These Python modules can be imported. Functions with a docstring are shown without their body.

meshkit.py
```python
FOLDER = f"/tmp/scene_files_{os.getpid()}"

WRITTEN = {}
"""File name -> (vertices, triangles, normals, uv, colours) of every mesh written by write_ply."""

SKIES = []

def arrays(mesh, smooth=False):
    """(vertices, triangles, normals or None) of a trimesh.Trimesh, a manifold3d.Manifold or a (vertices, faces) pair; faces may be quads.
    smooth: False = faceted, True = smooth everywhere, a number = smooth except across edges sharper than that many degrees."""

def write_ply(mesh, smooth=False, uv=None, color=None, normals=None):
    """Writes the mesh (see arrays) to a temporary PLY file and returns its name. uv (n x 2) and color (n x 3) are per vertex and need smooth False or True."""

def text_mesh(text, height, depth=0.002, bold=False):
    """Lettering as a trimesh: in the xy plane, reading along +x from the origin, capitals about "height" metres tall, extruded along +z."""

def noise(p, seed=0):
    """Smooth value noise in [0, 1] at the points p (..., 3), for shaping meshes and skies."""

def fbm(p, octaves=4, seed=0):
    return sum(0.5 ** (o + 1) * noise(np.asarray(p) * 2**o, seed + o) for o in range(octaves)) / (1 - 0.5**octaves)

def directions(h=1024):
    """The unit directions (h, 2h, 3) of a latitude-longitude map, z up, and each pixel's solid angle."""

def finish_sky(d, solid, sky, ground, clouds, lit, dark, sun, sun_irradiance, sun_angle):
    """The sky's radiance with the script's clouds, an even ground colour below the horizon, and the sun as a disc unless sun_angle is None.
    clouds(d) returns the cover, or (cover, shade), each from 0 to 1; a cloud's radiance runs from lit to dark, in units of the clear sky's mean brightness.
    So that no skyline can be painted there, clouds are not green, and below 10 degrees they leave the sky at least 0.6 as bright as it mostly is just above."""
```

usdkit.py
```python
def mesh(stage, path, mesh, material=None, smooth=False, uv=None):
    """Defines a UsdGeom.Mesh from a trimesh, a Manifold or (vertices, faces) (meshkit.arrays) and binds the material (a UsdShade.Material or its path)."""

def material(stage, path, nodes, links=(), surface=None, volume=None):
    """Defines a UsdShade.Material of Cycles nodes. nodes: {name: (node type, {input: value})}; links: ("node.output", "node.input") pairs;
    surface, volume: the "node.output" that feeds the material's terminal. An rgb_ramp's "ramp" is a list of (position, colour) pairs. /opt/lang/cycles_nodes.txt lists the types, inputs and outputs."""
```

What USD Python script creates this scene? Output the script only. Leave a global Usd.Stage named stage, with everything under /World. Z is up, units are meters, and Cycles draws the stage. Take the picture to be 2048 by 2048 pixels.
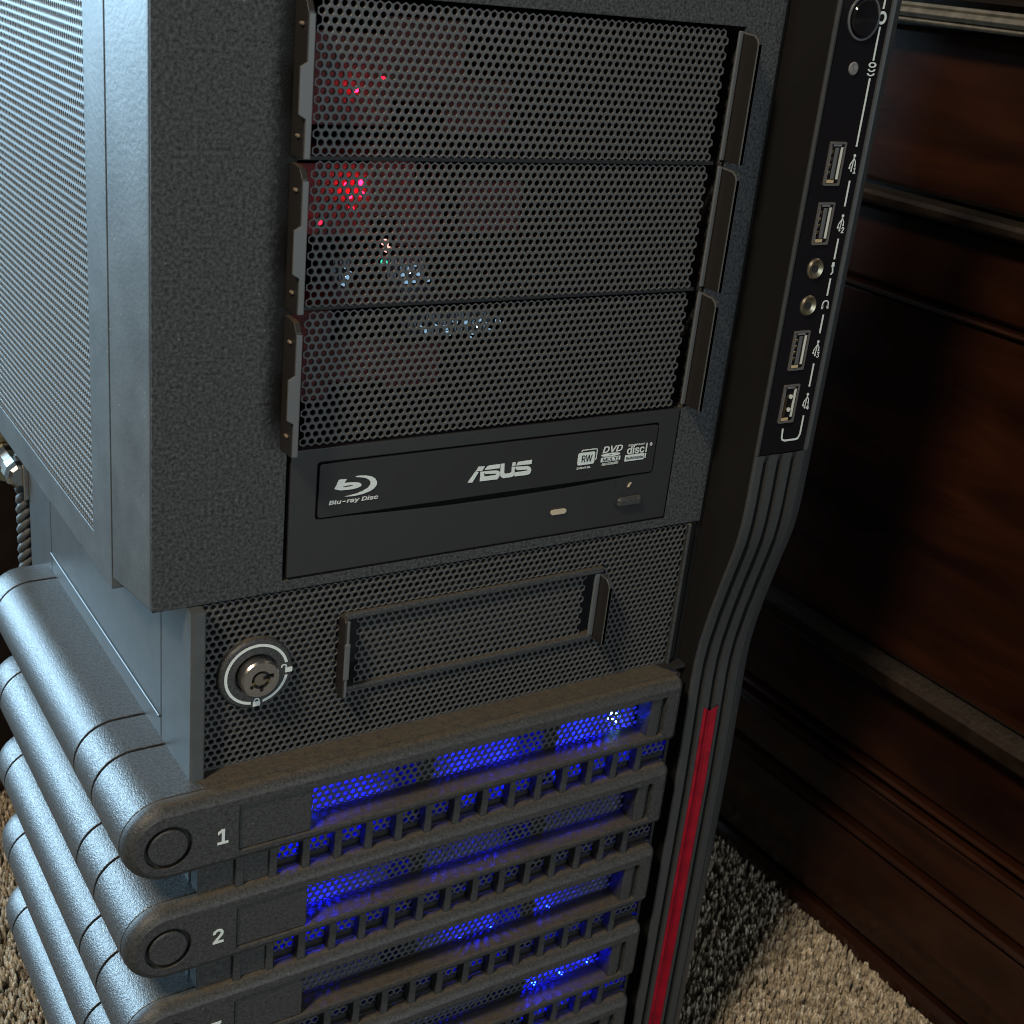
import math, random
import numpy as np, trimesh
from shapely.geometry import Polygon, Point, box as sbox
from shapely import affinity
import usdkit, meshkit
from pxr import Usd, UsdGeom, UsdLux, UsdShade, Gf, Sdf, Vt

random.seed(7); rng = np.random.default_rng(7)
stage = Usd.Stage.CreateInMemory()
UsdGeom.SetStageUpAxis(stage, 'Z'); UsdGeom.SetStageMetersPerUnit(stage, 1.0)
UsdGeom.Xform.Define(stage, '/World')
ZF = -0.345                                   # carpet level; z = 0 is the top of the optical drive, y = 0 the front plane

# ---------------------------------------------------------------- camera
RIGHT = (0.84207058, -0.52974864, 0.10140768); DOWN = (-0.12716295, -0.37770109, -0.91715401); FWD = (0.52416288, 0.7594131, -0.38541538)
EYE = (-0.15744, -0.34003, 0.14161)
cam = UsdGeom.Camera.Define(stage, '/World/camera')
cam.AddTransformOp().Set(Gf.Matrix4d(*RIGHT, 0, *[-a for a in DOWN], 0, *[-a for a in FWD], 0, *EYE, 1))
cam.CreateHorizontalApertureAttr(36.0); cam.CreateVerticalApertureAttr(36.0)
cam.CreateFocalLengthAttr(36.0 * 2662.0 / 2048.0)
cam.CreateClippingRangeAttr(Gf.Vec2f(0.02, 50.0))
cam.CreateExposureAttr(0.0)
cam.CreateFStopAttr(36.0); cam.CreateFocusDistanceAttr(0.46)

# ---------------------------------------------------------------- light
def aim(prim, pos, target):
    p, t = np.array(pos, float), np.array(target, float)
    z = p - t; z /= np.linalg.norm(z); x = np.cross([0, 0, 1], z); x /= np.linalg.norm(x); y = np.cross(z, x)
    UsdGeom.Xformable(prim).AddTransformOp().Set(Gf.Matrix4d(*x, 0, *y, 0, *z, 0, *p, 1))

def rect_light(name, pos, target, w, h, color, intensity):
    l = UsdLux.RectLight.Define(stage, '/World/' + name)
    l.CreateWidthAttr(w); l.CreateHeightAttr(h); l.CreateColorAttr(Gf.Vec3f(*color)); l.CreateIntensityAttr(intensity)
    aim(l, pos, target)

rect_light('window_light', (-1.15, 1.75, 0.42), (-0.05, 0.05, 0.0), 1.0, 1.0, (0.49, 0.77, 1.0), 21.5)
rect_light('front_fill_light', (0.25, -2.6, 0.35), (0.05, 0, 0), 1.8, 1.4, (0.82, 0.94, 1.0), 3.9)  # added soft fill for the front faces, no actual window
lamp = UsdLux.SphereLight.Define(stage, '/World/ceiling_lamp')
lamp.CreateRadiusAttr(0.14); lamp.CreateColorAttr(Gf.Vec3f(1.0, 0.83, 0.62)); lamp.CreateIntensityAttr(172.0)
lamp.AddTranslateOp().Set(Gf.Vec3d(-1.14, -0.56, 1.54))
room = usdkit.material(stage, '/World/Looks/room_air', {'b': ('background_shader', {'color': (0.85, 0.92, 1.0), 'strength': 0.04})}, surface='b.background')
dome = UsdLux.DomeLight.Define(stage, '/World/room_light')
UsdShade.MaterialBindingAPI.Apply(dome.GetPrim()).Bind(room)

# ---------------------------------------------------------------- materials
def mat(name, base, rough=0.5, metallic=0.0, grain=None, mottle=0.0, mscale=300.0, dust=0.0, bevel=0.0, spec=0.5, coat=0.0, specks=0.0, dustcol=(0.13, 0.10, 0.06), emit=None, trans=0.0, d0=0.45, dark_strip=False):
    """plastic, paint or metal: base colour with mottling, a fine grain in relief, dust lying on what faces up, pale lint specks, softened edges."""
    n = {'p': ('principled_bsdf', dict(base_color=base, roughness=rough, metallic=metallic, specular_ior_level=spec, coat_weight=coat, coat_roughness=0.06, transmission_weight=trans))}
    l = []; cur = None
    if mottle or grain or dust or specks: n['g'] = ('geometry', {})
    if mottle:
        n['mn'] = ('noise_texture', dict(scale=mscale, detail=3.0, roughness=0.6)); l.append(('g.position', 'mn.vector'))
        n['mr'] = ('rgb_ramp', {'ramp': [(0.3, tuple(b * (1 - mottle) for b in base)), (0.7, tuple(min(1, b * (1 + mottle)) for b in base))]})
        l.append(('mn.fac', 'mr.fac')); cur = 'mr.color'
    if dust:
        n['ds'] = ('separate_xyz', {}); l.append(('g.normal', 'ds.vector'))
        n['dm'] = ('map_range', dict(from_min=d0, from_max=0.97, to_min=0.0, to_max=dust, clamp=True)); l.append(('ds.z', 'dm.value'))
        n['dn'] = ('noise_texture', dict(scale=420.0, detail=5.0, roughness=0.72)); l.append(('g.position', 'dn.vector'))
        n['dr'] = ('map_range', dict(from_min=0.32, from_max=0.66, to_min=0.25, to_max=1.0, clamp=True)); l.append(('dn.fac', 'dr.value'))
        n['dx'] = ('math', dict(math_type='multiply')); l += [('dm.result', 'dx.value1'), ('dr.result', 'dx.value2')]
        n['dc'] = ('mix_color', dict(a=base, b=dustcol)); l.append(('dx.value', 'dc.fac'))
        if cur: l.append((cur, 'dc.a'))
        cur = 'dc.result'
    if specks:
        n['sv'] = ('voronoi_texture', dict(scale=190.0, randomness=1.0)); l.append(('g.position', 'sv.vector'))
        n['sm'] = ('map_range', dict(from_min=0.03, from_max=0.055, to_min=specks, to_max=0.0, clamp=True)); l.append(('sv.distance', 'sm.value'))
        n['sc'] = ('mix_color', dict(a=base, b=(0.55, 0.55, 0.52))); l.append(('sm.result', 'sc.fac'))
        if cur: l.append((cur, 'sc.a'))
        cur = 'sc.result'
    if dark_strip:                                            # a darker strip beside the clips, with a ragged edge
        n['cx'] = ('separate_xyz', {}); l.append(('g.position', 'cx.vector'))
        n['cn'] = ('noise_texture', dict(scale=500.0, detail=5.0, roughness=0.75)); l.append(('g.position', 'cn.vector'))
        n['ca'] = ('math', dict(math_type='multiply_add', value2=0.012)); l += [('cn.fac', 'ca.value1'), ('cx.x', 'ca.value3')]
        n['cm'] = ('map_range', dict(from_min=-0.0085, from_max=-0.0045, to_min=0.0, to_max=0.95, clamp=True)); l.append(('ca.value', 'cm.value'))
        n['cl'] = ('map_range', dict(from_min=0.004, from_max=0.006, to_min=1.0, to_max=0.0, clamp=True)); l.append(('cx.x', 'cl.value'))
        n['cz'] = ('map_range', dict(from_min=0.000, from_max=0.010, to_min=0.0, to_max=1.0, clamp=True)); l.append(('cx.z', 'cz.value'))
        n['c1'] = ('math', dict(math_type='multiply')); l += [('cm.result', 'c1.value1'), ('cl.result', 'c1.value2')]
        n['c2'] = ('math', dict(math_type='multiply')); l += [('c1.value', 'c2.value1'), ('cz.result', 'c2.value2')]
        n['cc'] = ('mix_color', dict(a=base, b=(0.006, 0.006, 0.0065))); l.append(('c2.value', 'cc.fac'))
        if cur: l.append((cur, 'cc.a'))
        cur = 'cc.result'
    if cur: l.append((cur, 'p.base_color'))
    nrm = None
    if bevel:
        n['bv'] = ('bevel', dict(samples=4, radius=bevel)); nrm = 'bv.bevel'
    if grain:
        n['gn'] = ('noise_texture', dict(scale=grain[0], detail=2.0, roughness=0.55)); l.append(('g.position', 'gn.vector'))
        n['bp'] = ('bump', dict(strength=grain[1], distance=grain[2])); l.append(('gn.fac', 'bp.height'))
        if nrm: l.append((nrm, 'bp.normal'))
        nrm = 'bp.normal'
    if nrm: l.append((nrm, 'p.normal'))
    if emit:
        n['p'][1].update(emission_color=emit[0], emission_strength=emit[1])
    return usdkit.material(stage, '/World/Looks/' + name, n, l, surface='p.BSDF')

M = dict(
    fascia=mat('fascia_plastic', (0.046, 0.049, 0.052), 0.6, spec=0.2, grain=(1900, 0.7, 0.0003), mottle=0.75, mscale=950, bevel=0.0005, specks=0.25, dust=0.35, dark_strip=True),
    flank=mat('painted_flank', (0.10, 0.11, 0.115), 0.42, metallic=0.25, grain=(650, 0.25, 0.0003), mottle=0.22, mscale=60, bevel=0.0006, specks=0.5),
    wall=mat('painted_steel', (0.085, 0.095, 0.10), 0.40, metallic=0.3, grain=(1500, 0.2, 0.0002), mottle=0.1, mscale=120, specks=0.3),
    roll=mat('anodised_metal', (0.125, 0.13, 0.135), 0.38, metallic=0.65, grain=(1700, 0.65, 0.00035), mottle=0.45, mscale=1100, specks=0.45, dust=0.3, dustcol=(0.20, 0.19, 0.16)),
    sidemesh=mat('side_mesh_metal', (0.23, 0.255, 0.27), 0.42, metallic=0.4),
    mesh=mat('mesh_metal', (0.060, 0.063, 0.065), 0.48, metallic=0.1, dust=0.4),
    tray=mat('tray_plastic', (0.034, 0.036, 0.037), 0.5, grain=(1500, 0.6, 0.0003), mottle=0.5, mscale=950, bevel=0.0005, dust=0.5, specks=0.2, d0=0.86),
    clip=mat('clip_plastic', (0.019, 0.018, 0.018), 0.38, bevel=0.0004, dust=0.4),
    clipedge=mat('clip_edge', (0.095, 0.102, 0.106), 0.4, bevel=0.0004),
    gloss=mat('gloss_black', (0.008, 0.008, 0.010), 0.09, spec=0.5),
    drive=mat('drive_plastic', (0.026, 0.027, 0.029), 0.34, bevel=0.0004, mottle=0.08, mscale=900),
    door=mat('drive_door', (0.026, 0.027, 0.029), 0.27, bevel=0.0003),
    bar=mat('bar_plastic', (0.036, 0.039, 0.041), 0.48, grain=(1500, 0.3, 0.0002), mottle=0.15, mscale=900, dust=0.6),
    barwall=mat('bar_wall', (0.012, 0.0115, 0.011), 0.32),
    dark=mat('inner_black', (0.008, 0.008, 0.009), 0.7),
    inner=mat('inner_grey', (0.03, 0.03, 0.031), 0.5),
    platter=mat('bay_backing', (0.34, 0.34, 0.36), 0.55, mottle=0.35, mscale=180),
    white=mat('white_print', (0.62, 0.68, 0.66), 0.6, mottle=0.12, mscale=3000),
    nickel=mat('nickel', (0.62, 0.64, 0.58), 0.45, metallic=0.15),
    gold=mat('gold_plate', (0.55, 0.42, 0.24), 0.4, metallic=0.2),
    chrome=mat('chrome', (0.62, 0.60, 0.57), 0.22, metallic=1.0, mottle=0.1, mscale=1500),
    brass=mat('brass', (0.55, 0.43, 0.22), 0.25, metallic=1.0),
    steel=mat('lock_steel', (0.56, 0.54, 0.52), 0.30, metallic=1.0, grain=(2500, 0.15, 0.0001), mottle=0.15, mscale=1600),
    amber=mat('amber_lens', (0.48, 0.42, 0.30), 0.3),
    rim=mat('port_rim', (0.10, 0.095, 0.09), 0.4),
    olive=mat('jack_metal', (0.33, 0.30, 0.22), 0.32, metallic=0.9),
    pin=mat('clip_pin_plastic', (0.16, 0.125, 0.085), 0.5),
    smoke=mat('smoked_lens', (0.17, 0.17, 0.17), 0.35, mottle=0.35, mscale=900),
    red=mat('red_acrylic', (0.21, 0.0015, 0.013), 0.22, coat=0.3, mottle=0.35, mscale=90),
    board=mat('circuit_board', (0.10, 0.007, 0.010), 0.5, mottle=0.8, mscale=260),  # red put into the colour to stand in for dim LED glow
    sink=mat('heat_sink', (0.20, 0.21, 0.23), 0.45, mottle=0.5, mscale=500),
    rubber=mat('cable_sleeve', (0.07, 0.08, 0.085), 0.5, grain=(2200, 0.6, 0.0004), mottle=0.3, mscale=1500),
    led_blue=mat('blue_led', (0.1, 0.1, 0.4), 0.3, emit=((0.010, 0.020, 1.0), 1.0)),
    led_red=mat('red_led', (0.4, 0.05, 0.05), 0.3, emit=((1.0, 0.01, 0.06), 1.0)),
)
def led(name, color, strength):
    return mat(name, (0.2, 0.2, 0.2), 0.4, emit=(color, strength))

# ---------------------------------------------------------------- prim helpers
USED = {}
ORIGIN = {}
def number(parent, name):
    k = USED.get((parent, name), 0); USED[(parent, name)] = k + 1
    return name if k == 0 else f'{name}_{k:03d}'
def data(prim, **kw):
    for k, v in kw.items():
        if v: prim.SetCustomDataByKey(k, v)
def thing(name, loc, label, category, group=None):
    path = '/World/' + number('/World', name)
    x = UsdGeom.Xform.Define(stage, path); x.AddTranslateOp().Set(Gf.Vec3d(*map(float, loc)))
    data(x.GetPrim(), label=label, category=category, group=group); ORIGIN[path] = np.array(loc, float)
    return path
def obj(name, m, material, parent='/World', smooth=30, label=None, **kw):
    path = parent + '/' + number(parent, name)
    v, f, n = meshkit.arrays(m, smooth)
    o = ORIGIN.get('/'.join(parent.split('/')[:3]), np.zeros(3))
    u = UsdGeom.Mesh.Define(stage, path)
    u.CreatePointsAttr(Vt.Vec3fArray.FromNumpy((v - o).astype(np.float32)))
    u.CreateFaceVertexCountsAttr(Vt.IntArray.FromNumpy(np.full(len(f), 3, np.int32)))
    u.CreateFaceVertexIndicesAttr(Vt.IntArray.FromNumpy(f.astype(np.int32).ravel()))
    u.CreateSubdivisionSchemeAttr('none')
    if n is not None:
        u.CreateNormalsAttr(Vt.Vec3fArray.FromNumpy(n.astype(np.float32))); u.SetNormalsInterpolation('vertex')
    if material is not None: UsdShade.MaterialBindingAPI.Apply(u.GetPrim()).Bind(M[material] if isinstance(material, str) else material)
    data(u.GetPrim(), label=label, **kw)
    return path

# ---------------------------------------------------------------- shapes
cat = trimesh.util.concatenate
def bx(x0, x1, y0, y1, z0, z1, b=0.0):
    if b <= 0:
        m = trimesh.creation.box([x1 - x0, y1 - y0, z1 - z0]); m.apply_translation([(x0 + x1) / 2, (y0 + y1) / 2, (z0 + z1) / 2]); return m
    p = [(x, y, z) for sx in (0, 1) for sy in (0, 1) for sz in (0, 1) for x, y, z in (
        ((x0, x1)[sx], (y0 + b, y1 - b)[sy], (z0 + b, z1 - b)[sz]), ((x0 + b, x1 - b)[sx], (y0, y1)[sy], (z0 + b, z1 - b)[sz]), ((x0 + b, x1 - b)[sx], (y0 + b, y1 - b)[sy], (z0, z1)[sz]))]
    return trimesh.convex.convex_hull(np.array(p))
def ext(poly, a0, a1, plane='xz'):
    """A polygon in a plane, pushed from a0 to a1 along the third axis."""
    parts = []
    for g in getattr(poly, 'geoms', [poly]):
        if g.is_empty or g.area < 1e-10: continue
        m = trimesh.creation.extrude_polygon(g, abs(a1 - a0), engine='earcut')
        v = m.vertices.copy(); lo = min(a0, a1)
        if plane == 'xz': w = np.c_[v[:, 0], lo + (abs(a1 - a0) - v[:, 2]), v[:, 1]]
        elif plane == 'yz': w = np.c_[lo + v[:, 2], v[:, 0], v[:, 1]]
        else: w = np.c_[v[:, 0], v[:, 1], lo + v[:, 2]]
        parts.append(trimesh.Trimesh(w, m.faces, process=False))
    return cat(parts)
def rr(x0, z0, x1, z1, r, n=6):
    r = min(r, (x1 - x0) / 2 - 1e-6, (z1 - z0) / 2 - 1e-6)
    return sbox(x0 + r, z0 + r, x1 - r, z1 - r).buffer(r, quad_segs=n)
def disc(cx, cz, r, n=16): return Point(cx, cz).buffer(r, quad_segs=n)
def loft(rings, cap0=False, cap1=False, closed=True):
    n = len(rings[0]); v = np.vstack(rings); f = []
    for i in range(len(rings) - 1):
        for k in range(n if closed else n - 1):
            a, b = i * n + k, i * n + (k + 1) % n
            f += [[a, b, b + n], [a, b + n, a + n]]
    for on, base in ((cap0, 0), (cap1, (len(rings) - 1) * n)):
        if on:
            c = len(v); v = np.vstack([v, v[base:base + n].mean(0)])
            f += [[base + k, base + (k + 1) % n, c] for k in range(n)]
    return trimesh.Trimesh(v, f, process=False)
def tube(pts, r, n=8):
    p = np.asarray(pts, float); t = np.gradient(p, axis=0); t /= np.linalg.norm(t, axis=1, keepdims=True) + 1e-12
    ref = np.where(np.abs(t[:, 1:2]) < 0.9, [0, 1.0, 0], [1.0, 0, 0])
    a = np.cross(t, ref); a /= np.linalg.norm(a, axis=1, keepdims=True); b = np.cross(t, a)
    ang = np.arange(n) * 2 * np.pi / n
    return loft([p[i] + r * (np.cos(ang)[:, None] * a[i] + np.sin(ang)[:, None] * b[i]) for i in range(len(p))], True, True)
def lathe_y(cx, cz, prof, n=40):
    """prof: (radius, y) from the outside in, turned about an axis along y."""
    a = np.arange(n) * 2 * np.pi / n
    return loft([np.c_[cx + r * np.cos(a), np.full(n, y), cz + r * np.sin(a)] for r, y in prof], True, True)
def perforated(u0, u1, v0, v1, px, pz, r, depth, keep=None, frame='xz', at=0.0, chamfer=0.00012, sides=12, hole_scale=1.0):
    """A sheet of staggered round holes: hexagonal cells, each with its hole, the hole's bevel and its wall. Cells end in the zigzag edge of cut mesh."""
    nu, nv = int(round((u1 - u0) / px)), int(round((v1 - v0) / pz))
    px, pz = (u1 - u0) / nu, (v1 - v0) / nv
    ctr = []
    for j in range(nv):
        for i in range(nu if j % 2 == 0 else nu - 1):
            ctr.append((u0 + (i + 0.5 + 0.5 * (j % 2)) * px, v0 + (j + 0.5) * pz))
    ctr = np.array(ctr)
    if keep is not None: ctr = ctr[keep(ctr[:, 0], ctr[:, 1])]
    hexa = np.array([(0.5 * px, pz / 3), (0, 2 * pz / 3), (-0.5 * px, pz / 3), (-0.5 * px, -pz / 3), (0, -2 * pz / 3), (0.5 * px, -pz / 3)])
    ang = np.arange(sides) * 2 * np.pi / sides + np.pi / 6
    circ = np.c_[np.cos(ang), np.sin(ang)]
    layers = [(hexa, 0.0), (circ * (r + chamfer), 0.0), (circ * r, chamfer), (circ * r, depth)]
    loc = np.vstack([np.c_[l, np.full(len(l), d)] for l, d in layers])
    f = []
    k = sides // 6
    for h in range(6):                                   # ring between hexagon and hole
        base = h * k
        for s in range(k): f.append([h, 6 + (base + s + 1) % sides, 6 + (base + s) % sides])
        f.append([h, (h + 1) % 6, 6 + (base + k) % sides])
    for q in range(2):
        A, B = 6 + q * sides, 6 + (q + 1) * sides
        for s in range(sides):
            t = (s + 1) % sides; f += [[A + s, A + t, B + t], [A + s, B + t, B + s]]
    f = np.array(f); m = len(ctr)
    V = np.repeat(loc[None], m, 0); V[:, :, :2] += ctr[:, None]
    V = V.reshape(-1, 3); F = (f[None] + (np.arange(m) * len(loc))[:, None, None]).reshape(-1, 3)
    if frame == 'xz': W = np.c_[V[:, 0], at + V[:, 2], V[:, 1]]
    else: W = np.c_[at + V[:, 2], V[:, 0], V[:, 1]]      # 'yz', seen from -x
    if frame == 'yz': F = F[:, ::-1]
    return trimesh.Trimesh(W, F, process=False)
def text(s, x, z, y, h, width=None, shear=0.0, rot=0.0, bold=False, depth=0.00012):
    """Flat lettering on a surface that faces the front (-y), x and z of its lower left corner."""
    m = meshkit.text_mesh(s, h, depth, bold); v = m.vertices.copy()
    if width: v[:, 0] *= width / (v[:, 0].max() - v[:, 0].min())
    v[:, 0] += shear * v[:, 1]
    c, q = math.cos(rot), math.sin(rot)
    return trimesh.Trimesh(np.c_[x + c * v[:, 0] - q * v[:, 1], y - v[:, 2], z + q * v[:, 0] + c * v[:, 1]], m.faces[:, ::1], process=False)
def print_poly(poly, y, t=0.00012): return ext(poly, y - t, y, 'xz')
def P5(pts): return Polygon(np.array(pts) * 1e-5)

# ================================================================ carpet
gx = np.linspace(-3, 3, 61)
X, Y = np.meshgrid(gx, gx, indexing='ij')
v = np.c_[X.ravel(), Y.ravel(), np.full(X.size, ZF)]
i, j = np.meshgrid(np.arange(60), np.arange(60), indexing='ij'); a = (i * 61 + j).ravel()
f = np.vstack([np.c_[a, a + 61, a + 62], np.c_[a, a + 62, a + 1]])
M['carpet_back'] = mat('carpet_backing', (0.10, 0.085, 0.06), 0.95, mottle=0.5, mscale=160)
obj('carpet', trimesh.Trimesh(v, f, process=False), 'carpet_back', kind='structure', label='beige cut pile carpet on the floor')
def pile_material(name, dark, mid, light):
    return usdkit.material(stage, '/World/Looks/' + name, {
        'g': ('geometry', {}), 'n': ('white_noise_texture', {}), 'i': ('object_info', {}), 'v': ('noise_texture', dict(scale=230.0, detail=4.0, roughness=0.75)),
        'r': ('rgb_ramp', {'ramp': [(0.33, dark), (0.5, mid), (0.66, light)]}), 'p': ('principled_bsdf', dict(roughness=0.9, sheen_weight=0.25, specular_ior_level=0.2))},
        [('g.position', 'v.vector'), ('v.fac', 'r.fac'), ('r.color', 'p.base_color')], surface='p.BSDF')
M['pile'] = pile_material('carpet_yarn', (0.07, 0.057, 0.042), (0.38, 0.315, 0.22), (0.80, 0.71, 0.56))
def tuft(seed):
    r = np.random.default_rng(seed); parts = []
    for k in range(3):
        a0 = r.uniform(0, 6.28); lean = r.uniform(0.2, 0.9) * 0.0022
        h = r.uniform(0.0050, 0.0085)
        s = np.linspace(0, 1, 5); tw = a0 + s * 2.2
        pts = np.c_[np.cos(tw) * 0.0007 + math.cos(a0) * lean * s ** 2, np.sin(tw) * 0.0007 + math.sin(a0) * lean * s ** 2, h * s]
        rad = np.array([0.0006, 0.0008, 0.00085, 0.0008, 0.0003])
        an = np.arange(5) * 2 * np.pi / 5
        parts.append(loft([pts[q] + rad[q] * np.c_[np.cos(an), np.sin(an), np.zeros(5)] for q in range(5)], False, True))
    return cat(parts)
pi = UsdGeom.PointInstancer.Define(stage, '/World/carpet_pile')
data(pi.GetPrim(), label='short twisted beige and brown yarn tufts of the carpet', category='carpet pile', kind='stuff')
for k in range(4):
    q = '/World/carpet_pile/tuft' + ('' if k == 0 else f'_{k:03d}'); t = tuft(k)
    u = usdkit.mesh(stage, q, t, M['pile'], smooth=True); pi.CreatePrototypesRel().AddTarget(q)
pts = []
for (x0, x1, y0, y1, st) in ((0.15, 0.42, -0.12, 0.32, 0.0030), (-0.16, 0.06, 0.10, 0.40, 0.0030), (-0.30, -0.16, 0.0, 0.40, 0.0045), (0.15, 0.42, -0.32, -0.12, 0.0045)):
    nx, ny = int((x1 - x0) / st), int((y1 - y0) / st)
    gx_, gy_ = np.meshgrid(np.arange(nx), np.arange(ny), indexing='ij')
    p = np.c_[x0 + (gx_.ravel() + rng.uniform(0, 1, nx * ny)) * st, y0 + (gy_.ravel() + rng.uniform(0, 1, nx * ny)) * st, np.full(nx * ny, ZF - 0.0008)]
    pts.append(p)
pts = np.vstack(pts); nI = len(pts)
ang = rng.uniform(0, 2 * np.pi, nI)
pi.CreatePositionsAttr(Vt.Vec3fArray.FromNumpy(pts.astype(np.float32)))
pi.CreateProtoIndicesAttr(Vt.IntArray.FromNumpy(rng.integers(0, 4, nI).astype(np.int32)))
pi.CreateOrientationsAttr(Vt.QuathArray([Gf.Quath(float(math.cos(t / 2)), 0.0, 0.0, float(math.sin(t / 2))) for t in ang]))
sc = rng.uniform(0.75, 1.25, nI)
pi.CreateScalesAttr(Vt.Vec3fArray.FromNumpy(np.c_[sc, sc, sc].astype(np.float32)))

# ================================================================ computer tower
T = thing('computer_tower', (0.06, 0.08, ZF), 'black tower computer with mesh front bays, grey side rolls and blue lit drive trays', 'computer')
P = 0.0423                                     # pitch of the drive bays
FX0, FX1, FZ0, FZ1 = -0.0458, 0.1625, -0.0462, 0.215
# front fascia: one plate with the opening for the four bays
opening = sbox(-0.0053, -0.0427, 0.1449, 0.0).union(sbox(-0.0055, 0.0, 0.1466, 3 * P + 0.0006))
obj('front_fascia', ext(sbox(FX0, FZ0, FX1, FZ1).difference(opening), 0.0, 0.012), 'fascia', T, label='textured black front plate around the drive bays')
# left flank of the head: slightly flared face behind the fascia edge
fl = Polygon([(FX0, 0.0006), (-0.0494, 0.0258), (-0.0400, 0.0258), (-0.0400, 0.0125), (FX0 + 0.0005, 0.0122)])
obj('fascia_flank', ext(fl, FZ0 + 0.0003, FZ1, 'xy'), 'flank', T, label='scuffed grey edge strip between fascia and side panel')
# side panel with its mesh
SX = -0.0496; SY0, SY1, SZ0, SZ1 = 0.0265, 0.330, -0.0500, 0.215
side = sbox(SY0, SZ0, SY1, SZ1).difference(sbox(0.0455, -0.0385, 0.318, 0.206))
sp = obj('side_panel', ext(side, SX, SX + 0.012, 'yz'), 'flank', T, label='grey side panel frame around a fine mesh')
obj('side_mesh', perforated(0.0448, 0.3185, -0.0390, 0.2065, 0.00215, 0.00246, 0.00088, 0.0004, frame='yz', at=SX + 0.0007, sides=12, chamfer=0.00012), 'sidemesh', sp, smooth=False)
obj('side_backing', bx(SX + 0.0075, SX + 0.0095, SY0 + 0.002, SY1 - 0.002, SZ0 + 0.003, SZ1), 'dark', T)
# lower body: front column, side wall, hinge seam
LX = -0.0352
obj('front_column', ext(Polygon([(LX + 0.0007, -0.0040), (LX, -0.0030), (LX, 0.0233), (LX + 0.004, 0.0233), (LX + 0.004, -0.0040)]), -0.32, FZ0 - 0.0003, 'xy'), 'wall', T)
obj('side_wall', bx(LX - 0.0001, LX + 0.003, 0.0239, 0.1560, -0.32, -0.0515), 'wall', T)
obj('side_rib', bx(LX - 0.0008, LX, 0.0240, 0.1560, -0.0980, -0.0971, 0.0002), 'wall', T)
obj('hinge_strip', bx(LX - 0.0001, LX + 0.003, 0.1568, 0.1900, -0.32, -0.0515), 'wall', T)
obj('inner_shell', cat([bx(LX + 0.004, 0.160, 0.055, 0.185, -0.335, 0.205), bx(SX + 0.010, 0.160, 0.055, 0.30, -0.045, 0.205), bx(0.0, 0.19, 0.18, 0.40, ZF + 0.02, 0.205), bx(LX + 0.001, LX + 0.004, 0.02, 0.19, -0.33, -0.05), bx(0.160, 0.164, 0.013, 0.2, -0.335, 0.205), bx(-0.045, 0.163, 0.013, 0.06, 0.16, 0.205), bx(-0.0395, -0.0094, 0.0125, 0.056, -0.046, 0.205), bx(-0.039, 0.162, 0.0125, 0.056, -0.0462, -0.0437)]), 'dark', T, label='dark inner frame behind the front')

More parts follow.
